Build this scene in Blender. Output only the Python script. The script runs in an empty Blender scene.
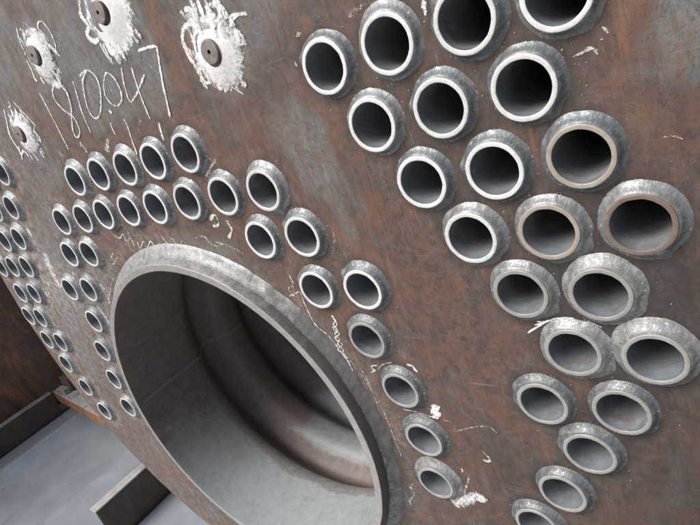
import bpy, bmesh, math, random, json
from mathutils import Vector, Matrix, noise as mnoise
from mathutils.geometry import delaunay_2d_cdt

# ------------------------------------------------------------------ scene, camera, light
scene = bpy.context.scene
S = 0.0635            # one fire-tube diameter in metres; layout below is in tube diameters
FL = 16.4             # floor is this many diameters below the drum axis


def W(x, y, z):
    return Vector((x * S, y * S, (z + FL) * S))


cam_d = bpy.data.cameras.new('camera')
cam = bpy.data.objects.new('camera', cam_d)
scene.collection.objects.link(cam)
R3 = Matrix(((0.7729964, 0.0354937, 0.6334167),
             (0.5476471, 0.4666741, -0.6944768),
             (-0.3202488, 0.8837169, 0.3412994)))
cam.matrix_world = Matrix.Translation(W(14.8, -8.322, 5.5)) @ R3.to_4x4()
cam_d.sensor_width = 36.0
cam_d.lens = 27.933
cam_d.clip_start = 0.01
cam_d.clip_end = 500.0
scene.camera = cam

SUN_EL = 48.0
world = bpy.data.worlds.new('World')
scene.world = world
world.use_nodes = True
wn = world.node_tree
bg = wn.nodes['Background']
sky = wn.nodes.new('ShaderNodeTexSky')
sky.sky_type = 'NISHITA'
sky.sun_disc = False
sun_dir = Vector((-0.40, -0.75, 0.0)).normalized() * math.cos(math.radians(SUN_EL)) + Vector((0, 0, math.sin(math.radians(SUN_EL))))
sky.sun_elevation = math.radians(SUN_EL)
sky.sun_rotation = math.atan2(sun_dir.x, sun_dir.y)
sky.air_density = 1.0
sky.dust_density = 6.0
sky.ozone_density = 1.0
bg.inputs['Strength'].default_value = 0.07
wn.links.new(sky.outputs[0], bg.inputs['Color'])

sl = bpy.data.lights.new('sun', 'SUN')
sl.energy = 2.5
sl.angle = math.radians(36)
sl.color = (0.985, 0.995, 1.0)
sun = bpy.data.objects.new('sun', sl)
scene.collection.objects.link(sun)
sun.rotation_euler = (-sun_dir).to_track_quat('-Z', 'Y').to_euler()
sun.location = sun_dir * 20

scene.view_settings.view_transform = 'Standard'
scene.view_settings.look = 'None'
scene.view_settings.gamma = 1.0
scene.view_settings.exposure = 0.66
scene.render.engine = 'CYCLES'
scene.cycles.max_bounces = 8
scene.cycles.diffuse_bounces = 4
scene.cycles.transparent_max_bounces = 24

rnd = random.Random(11)
col = scene.collection

# ------------------------------------------------------------------ helpers


def mesh(name, verts, faces, mats, parent=None, mat_idx=None, smooth=True):
    me = bpy.data.meshes.new(name)
    me.from_pydata([tuple(v) for v in verts], [], faces)
    for m in mats:
        me.materials.append(m)
    if mat_idx:
        me.polygons.foreach_set('material_index', mat_idx)
    if smooth:
        me.polygons.foreach_set('use_smooth', [True] * len(me.polygons))
    me.update()
    return me


def obj(name, me, parent=None, **props):
    o = bpy.data.objects.new(name, me)
    col.objects.link(o)
    if parent:
        o.parent = parent
    for k, v in props.items():
        o[k] = v
    return o


def lathe(profile, n, closed=False, rfun=None):
    """profile [(r, y, slot)], swept round the Y axis. slot = material of the band that starts there."""
    vs, fs, mi = [], [], []
    for r, y, *_ in profile:
        for i in range(n):
            t = 2 * math.pi * i / n
            rr = r if rfun is None else rfun(r, y, t)
            vs.append((rr * math.cos(t) * S, y * S, rr * math.sin(t) * S))
    for k in range(len(profile) - 1):
        for i in range(n):
            j = (i + 1) % n
            fs.append((k * n + i, k * n + j, (k + 1) * n + j, (k + 1) * n + i))
            mi.append(profile[k][2])
    return vs, fs, mi


def box_bm(bm, x0, x1, y0, y1, z0, z1, mat=None):
    vs = [bm.verts.new(W(x, y, z)) for x in (x0, x1) for y in (y0, y1) for z in (z0, z1)]
    for f in ((0, 1, 3, 2), (4, 6, 7, 5), (0, 4, 5, 1), (2, 3, 7, 6), (0, 2, 6, 4), (1, 5, 7, 3)):
        bm.faces.new([vs[i] for i in f])


def bm_mesh(name, bm, mat, bevel=0.0, smooth=False):
    bmesh.ops.recalc_face_normals(bm, faces=bm.faces)
    if bevel:
        bmesh.ops.bevel(bm, geom=list(bm.edges), offset=bevel, segments=2, profile=0.6, affect='EDGES')
    me = bpy.data.meshes.new(name)
    bm.to_mesh(me)
    bm.free()
    me.materials.append(mat)
    if smooth:
        me.polygons.foreach_set('use_smooth', [True] * len(me.polygons))
    return me


# ------------------------------------------------------------------ materials


class N:
    def __init__(self, name):
        self.m = bpy.data.materials.new(name)
        self.m.use_nodes = True
        self.t = self.m.node_tree
        self.bsdf = self.t.nodes['Principled BSDF']
        self.out = self.t.nodes['Material Output']
        self.tc = self.t.nodes.new('ShaderNodeTexCoord')
        self.co = self.tc.outputs['Object']

    def link(self, a, b):
        self.t.links.new(a, b)

    def setv(self, sock, v):
        if hasattr(v, 'is_output'):
            self.link(v, sock)
        elif isinstance(v, (tuple, list)):
            sock.default_value = (*v, 1.0) if len(v) == 3 and sock.type == 'RGBA' else v
        else:
            sock.default_value = v

    def noise(self, scale, detail=6.0, rough=0.6, dist=0.0, offset=None, stretch=None):
        n = self.t.nodes.new('ShaderNodeTexNoise')
        n.inputs['Scale'].default_value = scale
        n.inputs['Detail'].default_value = detail
        n.inputs['Roughness'].default_value = rough
        n.inputs['Distortion'].default_value = dist
        co = self.co
        if offset or stretch:
            mp = self.t.nodes.new('ShaderNodeMapping')
            mp.inputs['Location'].default_value = offset or (0, 0, 0)
            mp.inputs['Scale'].default_value = stretch or (1, 1, 1)
            self.link(co, mp.inputs['Vector'])
            co = mp.outputs[0]
        self.link(co, n.inputs['Vector'])
        return n.outputs['Fac']

    def ramp(self, fac, stops, interp='LINEAR'):
        r = self.t.nodes.new('ShaderNodeValToRGB')
        r.color_ramp.interpolation = interp
        e = r.color_ramp.elements
        while len(e) < len(stops):
            e.new(0.5)
        for el, (p, c) in zip(e, stops):
            el.position = p
            el.color = (*c, 1) if isinstance(c, (tuple, list)) else (c, c, c, 1)
        self.link(fac, r.inputs['Fac'])
        return r.outputs['Color']

    def mix(self, fac, a, b, mode='MIX'):
        m = self.t.nodes.new('ShaderNodeMix')
        m.data_type = 'RGBA'
        m.blend_type = mode
        self.setv(m.inputs['Factor'], fac)
        self.setv(m.inputs['A'], a)
        self.setv(m.inputs['B'], b)
        return m.outputs['Result']

    def math(self, op, a, b=0.0, c=0.0, clamp=False):
        m = self.t.nodes.new('ShaderNodeMath')
        m.operation = op
        m.use_clamp = clamp
        for s, v in zip(m.inputs, (a, b, c)):
            self.setv(s, v)
        return m.outputs[0]

    def attr(self, name):
        a = self.t.nodes.new('ShaderNodeAttribute')
        a.attribute_name = name
        return a.outputs['Fac']

    def sep(self):
        s = self.t.nodes.new('ShaderNodeSeparateXYZ')
        self.link(self.co, s.inputs[0])
        return s.outputs

    def rand(self):
        return self.t.nodes.new('ShaderNodeObjectInfo').outputs['Random']

    def bump(self, h, strength, dist=0.001, prev=None):
        b = self.t.nodes.new('ShaderNodeBump')
        b.inputs['Strength'].default_value = strength
        b.inputs['Distance'].default_value = dist
        self.link(h, b.inputs['Height'])
        if prev:
            self.link(prev, b.inputs['Normal'])
        return b.outputs[0]

    def done(self, color, rough=0.5, metal=0.0, normal=None, spec=None):
        p = self.bsdf.inputs
        self.setv(p['Base Color'], color)
        self.setv(p['Roughness'], rough)
        self.setv(p['Metallic'], metal)
        if spec is not None:
            self.setv(p['Specular IOR Level'], spec)
        if normal:
            self.link(normal, p['Normal'])
        return self.m


def mat_plate():
    k = N('plate_steel')
    rust, soot_dark, dust_haze = k.attr('rust'), k.attr('soot_dark'), k.attr('dust_haze')
    big = k.noise(5.0, 6, 0.62, 0.6)
    mid = k.noise(24.0, 10, 0.74, 0.5)
    fine = k.noise(150.0, 8, 0.75)
    micro = k.noise(700.0, 3, 0.6)
    stain = k.noise(11.0, 12, 0.74, 1.0, (3, 1, 7))
    run = k.noise(9.0, 8, 0.68, 0.3, (1, 2, 3), (3.2, 1, 0.7))
    grain = k.noise(60.0, 9, 0.8, 0.3, (7, 1, 2), (1.6, 1, 0.8))
    scale = k.ramp(grain, [(0.34, (0.085, 0.083, 0.081)), (0.5, (0.165, 0.162, 0.157)), (0.64, (0.248, 0.245, 0.238))])
    scale = k.mix(k.ramp(fine, [(0.53, 0.0), (0.60, 0.6)]), scale, (0.078, 0.070, 0.066))
    scale = k.mix(k.ramp(stain, [(0.53, 0.0), (0.60, 0.55)]), scale, (0.150, 0.105, 0.080))
    brown = k.ramp(grain, [(0.32, (0.042, 0.031, 0.027)), (0.48, (0.086, 0.061, 0.052)), (0.66, (0.142, 0.104, 0.088))])
    brown = k.mix(k.ramp(stain, [(0.46, 0.0), (0.60, 0.8)]), brown, (0.148, 0.072, 0.048))
    brown = k.mix(k.ramp(k.noise(15.0, 11, 0.74, 0.8, (1, 6, 2)), [(0.56, 0.0), (0.66, 0.5)]), brown, (0.105, 0.096, 0.088))
    brown = k.mix(k.ramp(mid, [(0.36, 0.7), (0.46, 0.0)]), brown, (0.050, 0.036, 0.031))
    brown = k.mix(k.ramp(fine, [(0.55, 0.0), (0.62, 0.5)]), brown, (0.048, 0.036, 0.031))
    f = k.math('ADD', rust, k.math('MULTIPLY', k.math('SUBTRACT', big, 0.5), 1.5))
    f = k.math('ADD', f, k.math('MULTIPLY', k.math('SUBTRACT', run, 0.5), 1.3))
    f = k.math('ADD', f, k.math('MULTIPLY', k.math('SUBTRACT', grain, 0.5), 1.3))
    f = k.ramp(f, [(0.28, 0.0), (0.62, 1.0)])
    c = k.mix(f, scale, brown)
    # warm orange bloom where the rust is strongest
    ob = k.math('MULTIPLY', k.ramp(k.noise(34.0, 10, 0.78, 0.6, (5, 5, 5)), [(0.49, 0.0), (0.57, 1.0)]), k.math('MULTIPLY', k.math('SUBTRACT', rust, 0.25), 1.1), clamp=True)
    c = k.mix(k.math('MULTIPLY', ob, 0.5), c, (0.215, 0.112, 0.070))
    # thin vertical rust runs
    drip = k.noise(16.0, 5, 0.6, 0.15, (2, 5, 9), (4.5, 1, 0.35))
    c = k.mix(k.math('MULTIPLY', k.ramp(drip, [(0.58, 0.0), (0.66, 0.55)]), k.math('ADD', rust, 0.25), clamp=True), c, (0.215, 0.108, 0.064))
    # straight grinder scuffs close to the welds
    sc = k.noise(1.0, 3, 0.6, 0.0, (1, 1, 1), (420, 60, 30))
    c = k.mix(k.math('MULTIPLY', k.ramp(sc, [(0.60, 0.0), (0.68, 0.6)]), k.attr('scuff'), clamp=True), c, (0.40, 0.36, 0.33))
    # soot of welding, plus an overall darkening towards the lower right
    c = k.mix(k.math('MULTIPLY', soot_dark, k.ramp(grain, [(0.36, 1.0), (0.62, 0.75)]), clamp=True), c, (0.030, 0.027, 0.026))
    # grinding dust, pale abrasion, and left-side haze painted into the colour
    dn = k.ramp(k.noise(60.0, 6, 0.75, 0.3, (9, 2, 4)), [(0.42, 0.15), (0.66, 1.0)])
    c = k.mix(k.math('MULTIPLY', dust_haze, dn, clamp=True), c, (0.42, 0.40, 0.385))
    # fine pale specks and dark pits
    sp = k.ramp(k.noise(300.0, 2, 0.5, 0, (2, 8, 1)), [(0.71, 0.0), (0.76, 0.55)])
    c = k.mix(sp, c, (0.36, 0.33, 0.31))
    pit = k.ramp(k.noise(210.0, 3, 0.55, 0, (4, 4, 1)), [(0.27, 0.8), (0.34, 0.0)])
    c = k.mix(pit, c, (0.03, 0.026, 0.025))
    c = k.mix(k.ramp(micro, [(0.35, 0.28), (0.65, 0.0)]), c, (0.04, 0.033, 0.03))
    # hairline scratches
    w = k.t.nodes.new('ShaderNodeTexNoise')
    mp = k.t.nodes.new('ShaderNodeMapping')
    mp.inputs['Rotation'].default_value = (0, 0.5, 0)
    mp.inputs['Scale'].default_value = (6, 6, 260)
    k.link(k.co, mp.inputs[0])
    k.link(mp.outputs[0], w.inputs['Vector'])
    w.inputs['Scale'].default_value = 1.0
    w.inputs['Detail'].default_value = 2
    c = k.mix(k.ramp(w.outputs['Fac'], [(0.70, 0.0), (0.73, 0.35)]), c, (0.30, 0.27, 0.25))
    h = k.math('ADD', k.math('MULTIPLY', fine, 0.7), k.math('MULTIPLY', micro, 0.5))
    h = k.math('SUBTRACT', h, k.math('MULTIPLY', pit, 0.5))
    nb = k.bump(h, 0.4, 0.0006)
    nb = k.bump(mid, 0.3, 0.002, nb)
    ro = k.math('ADD', k.math('MULTIPLY', f, 0.16), k.math('ADD', 0.32, k.math('MULTIPLY', grain, 0.3)))
    return k.done(c, ro, 0.0, nb, 0.38)


def mat_tube_wall():
    k = N('tube_wall_steel')
    n1 = k.noise(60, 6, 0.7)
    n2 = k.noise(420, 4, 0.6)
    rz = k.rand()
    c = k.ramp(n1, [(0.3, (0.16, 0.165, 0.17)), (0.7, (0.30, 0.305, 0.31))])
    c = k.mix(k.ramp(n2, [(0.55, 0.0), (0.75, 0.6)]), c, (0.42, 0.42, 0.42))
    return k.done(c, 0.5, 0.25, k.bump(n2, 0.25, 0.0006))


def mat_bore():
    k = N('tube_bore_scale')
    n1 = k.noise(40, 6, 0.65, 0.3)
    n2 = k.noise(300, 3, 0.6)
    c = k.ramp(n1, [(0.3, (0.145, 0.158, 0.170)), (0.7, (0.250, 0.266, 0.280))])
    c = k.mix(k.ramp(n2, [(0.68, 0.0), (0.74, 0.7)]), c, (0.10, 0.09, 0.085))
    c = k.mix(k.math('MULTIPLY', k.ramp(k.noise(24, 5, 0.65, 0.3, (0, 0, 4)), [(0.5, 0.0), (0.66, 0.8)]), k.rand()), c, (0.14, 0.10, 0.08))
    return k.done(c, 0.5, 0.1, k.bump(k.math('ADD', n1, k.math('MULTIPLY', n2, 0.5)), 0.25, 0.0008))


def mat_rim(name, base, stain, amount):
    k = N(name)
    n1 = k.noise(70, 6, 0.7, 0.3)
    n2 = k.noise(500, 3, 0.6)
    c = k.mix(k.ramp(n1, [(0.5 - amount * 0.35, 0.0), (0.72, min(1.0, 0.25 + amount))]), base, stain)
    c = k.mix(k.math('MULTIPLY', k.rand(), 0.42), c, stain)
    n4 = k.noise(26, 5, 0.7, 0.4, (6, 6, 6))
    c = k.mix(k.ramp(n4, [(0.54, 0.0), (0.68, 0.6)]), c, (0.30, 0.255, 0.225))
    c = k.mix(k.ramp(n2, [(0.58, 0.0), (0.72, 0.55)]), c, (0.20, 0.19, 0.18))
    return k.done(c, 0.42, 0.15, k.bump(n2, 0.15, 0.0004))


def mat_weld(name, lo, mid_, hi, waves=56.0, dark=None):
    k = N(name)
    n1 = k.noise(110, 6, 0.7, 0.4)
    n2 = k.noise(600, 4, 0.6)
    c = k.ramp(n1, [(0.25, lo), (0.5, mid_), (0.78, hi)])
    c = k.mix(k.ramp(k.noise(240, 3, 0.6, 0, (3, 3, 3)), [(0.64, 0.0), (0.70, 0.85)]), c, (0.62, 0.62, 0.61))
    c = k.mix(k.ramp(k.noise(45, 5, 0.6, 0, (8, 3, 3)), [(0.55, 0.0), (0.70, 0.45)]), c, (0.095, 0.075, 0.062))
    h = k.math('ADD', n1, k.math('MULTIPLY', n2, 0.35))
    gr = k.noise(1500, 2, 0.5)
    c = k.mix(k.ramp(gr, [(0.36, 0.18), (0.56, 0.0)]), c, (0.07, 0.07, 0.072))
    h = k.math('ADD', h, k.math('MULTIPLY', gr, 0.25))
    x, y, z = k.sep()
    if dark:   # ground clean on the upper left of the flue, left as welded and grimy elsewhere
        m = k.math('ADD', k.math('MULTIPLY', x, -0.62 / (6.2 * S)), k.math('MULTIPLY', z, 0.79 / (6.2 * S)))
        m = k.math('ADD', m, k.math('MULTIPLY', k.math('SUBTRACT', k.noise(22, 9, 0.75, 0.5, (3, 1, 1)), 0.5), 2.4))
        c = k.mix(k.ramp(m, [(0.05, 1.0), (0.65, 0.0)]), c, k.mix(n1, dark, tuple(v * 2.2 for v in dark)))
    ang = k.math('MULTIPLY', k.math('ARCTAN2', z, x), waves)
    ang = k.math('ADD', ang, k.math('MULTIPLY', k.noise(48, 4, 0.6, 0, (1, 9, 1)), 44.0))
    rad = k.math('SQRT', k.math('ADD', k.math('MULTIPLY', x, x), k.math('MULTIPLY', z, z)))
    ang = k.math('ADD', ang, k.math('MULTIPLY', rad, 260.0))
    h = k.math('ADD', h, k.math('MULTIPLY', k.math('SINE', ang), k.ramp(k.noise(55, 3, 0.5, 0, (2, 3, 9)), [(0.40, 0.02), (0.65, 0.14)])))
    ro = k.ramp(k.noise(200, 4, 0.6, 0, (7, 7, 7)), [(0.45, 0.52), (0.66, 0.26)])
    return k.done(c, ro, 0.35, k.bump(h, 0.38, 0.0011))


def mat_furnace():
    k = N('furnace_bore')
    x, y, z = k.sep()
    n1 = k.noise(9, 6, 0.6, 0.4)
    n2 = k.noise(50, 6, 0.7, 0.3)
    n3 = k.noise(260, 3, 0.6)
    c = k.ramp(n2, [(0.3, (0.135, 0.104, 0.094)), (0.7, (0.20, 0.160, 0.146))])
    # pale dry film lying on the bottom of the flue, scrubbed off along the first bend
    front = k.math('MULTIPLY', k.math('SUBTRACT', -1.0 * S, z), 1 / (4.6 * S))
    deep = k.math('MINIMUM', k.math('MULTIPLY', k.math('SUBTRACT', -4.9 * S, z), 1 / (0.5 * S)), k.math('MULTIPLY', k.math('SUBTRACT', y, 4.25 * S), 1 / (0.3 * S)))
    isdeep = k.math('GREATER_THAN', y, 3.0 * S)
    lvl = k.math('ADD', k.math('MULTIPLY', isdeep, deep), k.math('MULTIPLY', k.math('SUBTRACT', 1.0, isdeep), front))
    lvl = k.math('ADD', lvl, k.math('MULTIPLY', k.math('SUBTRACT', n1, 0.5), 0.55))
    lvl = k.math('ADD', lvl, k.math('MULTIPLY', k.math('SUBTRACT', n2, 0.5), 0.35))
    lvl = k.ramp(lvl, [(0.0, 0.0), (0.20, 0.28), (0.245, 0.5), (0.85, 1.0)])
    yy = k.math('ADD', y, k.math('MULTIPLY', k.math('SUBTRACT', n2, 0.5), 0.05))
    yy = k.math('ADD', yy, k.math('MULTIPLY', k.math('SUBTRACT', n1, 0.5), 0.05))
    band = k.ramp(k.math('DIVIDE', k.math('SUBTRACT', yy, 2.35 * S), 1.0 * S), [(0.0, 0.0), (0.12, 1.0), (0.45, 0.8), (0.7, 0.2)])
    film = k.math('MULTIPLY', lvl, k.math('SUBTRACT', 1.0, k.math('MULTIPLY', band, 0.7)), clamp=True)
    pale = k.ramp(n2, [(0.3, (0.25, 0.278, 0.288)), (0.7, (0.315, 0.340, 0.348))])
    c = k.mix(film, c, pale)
    c = k.mix(k.ramp(n3, [(0.67, 0.0), (0.73, 0.6)]), c, (0.11, 0.10, 0.10))
    c = k.mix(k.ramp(k.noise(20, 7, 0.75, 0.8, (2, 2, 2)), [(0.52, 0.0), (0.66, 0.22)]), c, (0.095, 0.078, 0.072))
    c = k.mix(k.ramp(k.noise(95, 3, 0.6, 0.0, (6, 2, 2), (1, 0.12, 1)), [(0.64, 0.0), (0.70, 0.3)]), c, (0.30, 0.29, 0.28))
    return k.done(c, 0.55, 0.0, k.bump(k.math('ADD', n2, k.math('MULTIPLY', n3, 0.4)), 0.3, 0.001), 0.4)


def mat_chalk():
    k = N('chalk')
    d, e = k.attr('chalk_cover'), k.attr('chalk_edge')
    n1 = k.noise(900, 3, 0.65)
    n2 = k.noise(190, 5, 0.7, 0.3)
    v = k.math('ADD', k.math('MULTIPLY', n1, 0.55), k.math('MULTIPLY', n2, 0.75))
    v = k.math('ADD', v, k.math('SUBTRACT', k.math('MULTIPLY', d, 0.55), 0.86))
    v = k.math('SUBTRACT', v, k.math('MULTIPLY', k.math('MULTIPLY', e, e), 0.22))
    a = k.ramp(v, [(0.0, 0.0), (0.10, 0.45), (0.26, 0.96)])
    k.link(a, k.bsdf.inputs['Alpha'])
    c = k.ramp(n2, [(0.3, (0.62, 0.60, 0.59)), (0.6, (0.80, 0.79, 0.78))])
    return k.done(c, 0.9, 0.0, k.bump(n1, 0.4, 0.0006), 0.2)


def mat_simple(name, c0, c1, scale=20, rough=0.6, metal=0.0, extra=None, bump=0.3):
    k = N(name)
    n1 = k.noise(scale, 6, 0.68, 0.3)
    n2 = k.noise(scale * 9, 4, 0.65)
    c = k.ramp(n1, [(0.3, c0), (0.7, c1)])
    if extra:
        c = k.mix(k.ramp(k.noise(scale * 0.6, 6, 0.65, 0.6, (4, 1, 6)), [(0.48, 0.0), (0.66, 0.9)]), c, extra)
    c = k.mix(k.ramp(n2, [(0.60, 0.0), (0.72, 0.45)]), c, tuple(v * 0.45 for v in c0))
    return k.done(c, rough, metal, k.bump(n2, bump, 0.001))


M_PLATE = mat_plate()
M_WALL = mat_tube_wall()
M_BORE = mat_bore()
M_RIM = {
    'bright': mat_rim('rim_bright', (0.72, 0.725, 0.725), (0.48, 0.47, 0.455), 0.15),
    'grey': mat_rim('rim_grey', (0.38, 0.385, 0.382), (0.23, 0.215, 0.195), 0.45),
    'tan': mat_rim('rim_tan', (0.46, 0.44, 0.405), (0.27, 0.205, 0.155), 0.45),
    'pale': mat_rim('rim_pale', (0.64, 0.64, 0.63), (0.42, 0.40, 0.38), 0.25),
    'rusty': mat_rim('rim_rusty', (0.25, 0.205, 0.185), (0.135, 0.085, 0.066), 0.6),
}
M_WELD = [mat_weld('weld_grey', (0.072, 0.080, 0.085), (0.150, 0.162, 0.169), (0.255, 0.268, 0.275)),
          mat_weld('weld_pale', (0.12, 0.127, 0.130), (0.215, 0.225, 0.228), (0.34, 0.35, 0.352))]
M_SLAG = mat_weld('weld_slag_pale', (0.13, 0.134, 0.134), (0.245, 0.25, 0.25), (0.50, 0.505, 0.50))
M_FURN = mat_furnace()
M_LIP = mat_rim('furnace_lip_steel', (0.36, 0.35, 0.335), (0.20, 0.175, 0.16), 0.5)
M_FWALL = mat_weld('furnace_wall_steel', (0.20, 0.20, 0.20), (0.32, 0.322, 0.32), (0.42, 0.42, 0.415), 300.0, (0.085, 0.082, 0.078))
M_CHALK = mat_chalk()
M_STAY = mat_simple('stay_bar_end', (0.13, 0.11, 0.10), (0.25, 0.215, 0.20), 90, 0.5)
M_HOLE = mat_simple('punch_hole', (0.02, 0.018, 0.017), (0.03, 0.026, 0.024), 60, 0.8)
M_SHELL = mat_simple('shell_steel', (0.07, 0.055, 0.048), (0.14, 0.105, 0.09), 12, 0.6, 0.0, (0.17, 0.085, 0.05))

# ------------------------------------------------------------------ setting: ground
bm = bmesh.new()
vs = [bm.verts.new(v) for v in ((-120, -120, 0), (120, -120, 0), (120, 120, 0), (-120, 120, 0))]
bm.faces.new(vs)
obj('ground', bm_mesh('ground', bm, mat_simple('concrete', (0.10, 0.10, 0.097), (0.17, 0.168, 0.162), 6, 0.8)), kind='structure')

# ------------------------------------------------------------------ the boiler
TUBES = {  # x, z of each tube centre in tube diameters from the drum axis
    'b': [(8.36, 5.42), (9.75, 5.43), (8.97, 4.21), (10.38, 4.21), (11.14, 5.38), (12.48, 5.33), (11.78, 4.21),
          (11.03, 3.02), (9.63, 3.01), (10.30, 1.85)],
    'mid': [(-2.30, 4.72), (-0.84, 4.71), (0.65, 4.66), (2.03, 4.64), (1.20, 3.44), (-0.23, 3.49), (-1.71, 3.51), (-3.12, 3.50),
            (-4.64, 3.53), (3.47, 4.62), (2.67, 3.43), (4.15, 3.41), (5.59, 3.38), (4.81, 2.18), (6.22, 2.17),
            (6.00, 0.78), (7.41, 0.79), (-3.99, 2.26), (-5.43, 2.31)],
    'tan': [(12.40, 3.04), (11.69, 1.85)],
    'rust': [(13.05, 1.87)],
    'grey': [(10.96, 0.68), (12.31, 0.67), (11.66, -0.54), (12.97, -0.55), (10.85, -1.83), (12.29, -1.79), (11.56, -2.94),
             (10.81, -4.22), (10.01, -5.46), (6.98, -0.58), (7.44, -1.98), (7.63, -3.44), (7.52, -4.89)],
    'left': [(-6.97, 0.87), (-5.44, 0.85), (-6.46, -0.57), (-7.20, -2.02), (-7.71, -3.53), (-7.86, -5.04),
             (-10.67, -5.74), (-11.22, -4.43), (-11.81, -3.12), (-10.93, -1.86), (-12.33, -1.82), (-11.58, -0.59), (-12.90, -0.55),
             (-10.64, 0.69), (-12.08, 0.71), (-9.77, 1.96), (-11.21, 2.01), (-12.57, 2.03), (-8.93, 3.19), (-10.44, 3.20),
             (-7.99, 4.43), (-9.51, 4.50), (-7.14, 5.70), (-8.62, 5.72)],
}
STAYS = [(5.73, 6.43), (2.72, 8.15), (-0.95, 8.19), (-4.13, 6.59)]
FX, FZ, FR = -0.04, -4.30, 5.873       # furnace flue axis and bore

boiler = obj('boiler', None)
boiler.empty_display_size = 0.2
boiler['label'] = 'unpainted steel boiler with rows of welded tubes and a wide furnace opening'
boiler['category'] = 'boiler'


def fround(r, y, t):     # the flue is a little out of round
    return r + (-0.046 * math.cos(2 * t) + 0.228 * math.sin(2 * t)) * max(0.0, 1 - max(y, 0) / 10)


def plate_r(t):
    k = max(0.0, math.cos(t - math.radians(30)))
    return 13.75 + 1.15 * k ** 4


# --- end plate: one sheet with real holes
ALL = [p for v in TUBES.values() for p in v]
pts, edges, loops = [], [], []


def add_loop(ps):
    a = len(pts)
    pts.extend(ps)
    edges.extend((a + i, a + (i + 1) % len(ps)) for i in range(len(ps)))


NO = 360
add_loop([(plate_r(t) * math.cos(t), plate_r(t) * math.sin(t)) for t in (2 * math.pi * i / NO for i in range(NO))])
for (x, z) in ALL:
    add_loop([(x + 0.46 * math.cos(2 * math.pi * i / 28), z + 0.46 * math.sin(2 * math.pi * i / 28)) for i in range(28)])
add_loop([(FX + fround(6.02, 0, t) * math.cos(t), FZ + fround(6.02, 0, t) * math.sin(t)) for t in (2 * math.pi * i / 160 for i in range(160))])


def in_hole(x, z, g=0.0):
    for (a, b) in ALL:
        if (x - a) ** 2 + (z - b) ** 2 < (0.46 + g) ** 2:
            return True
    t = math.atan2(z - FZ, x - FX)
    return math.hypot(x - FX, z - FZ) < fround(6.02, 0, t) + g


st = 0.17
row = 0
z = -13.7
while z < 14:
    x = -13.9 + (row % 2) * st / 2
    while x < 15:
        if math.hypot(x, z) < plate_r(math.atan2(z, x)) - 0.1 and z < 10.5 and not in_hole(x, z, 0.06):
            pts.append((x + rnd.uniform(-.03, .03), z + rnd.uniform(-.03, .03)))
        x += st
    z += st * 0.87
    row += 1
ov, oe, of, *_ = delaunay_2d_cdt([Vector(p) for p in pts], edges, [], 1, 1e-6)
faces = []
for f in of:
    cxm = sum(ov[i][0] for i in f) / len(f)
    czm = sum(ov[i][1] for i in f) / len(f)
    if not in_hole(cxm, czm, -0.004):
        faces.append(tuple(f))
nv = len(ov)
verts = [W(v[0], 0, v[1]) for v in ov]
# front normals towards -Y
fixed = []
for f in faces:
    a, b, c = (verts[i] for i in f[:3])
    fixed.append(f if (b - a).cross(c - a).y < 0 else f[::-1])
faces = fixed
# thickness at the outer edge
e0 = len(verts)
RIMN = 360
for i in range(RIMN):
    t = 2 * math.pi * i / RIMN
    r = plate_r(t)
    verts += [W(r * math.cos(t), 0, r * math.sin(t)), W((r + .03) * math.cos(t), 0.03, (r + .03) * math.sin(t)),
              W((r + .03) * math.cos(t), 0.28, (r + .03) * math.sin(t)), W((r - .06) * math.cos(t), 0.28, (r - .06) * math.sin(t))]
for i in range(RIMN):
    j = (i + 1) % RIMN
    for q in range(3):
        faces.append((e0 + 4 * i + q, e0 + 4 * i + q + 1, e0 + 4 * j + q + 1, e0 + 4 * j + q))
me = mesh('tube_plate', verts, faces, [M_PLATE], smooth=False)


def g(x, z, a, b, sx, sz=None):
    sz = sz or sx
    return math.exp(-((x - a) / sx) ** 2 - ((z - b) / sz) ** 2)


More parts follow.
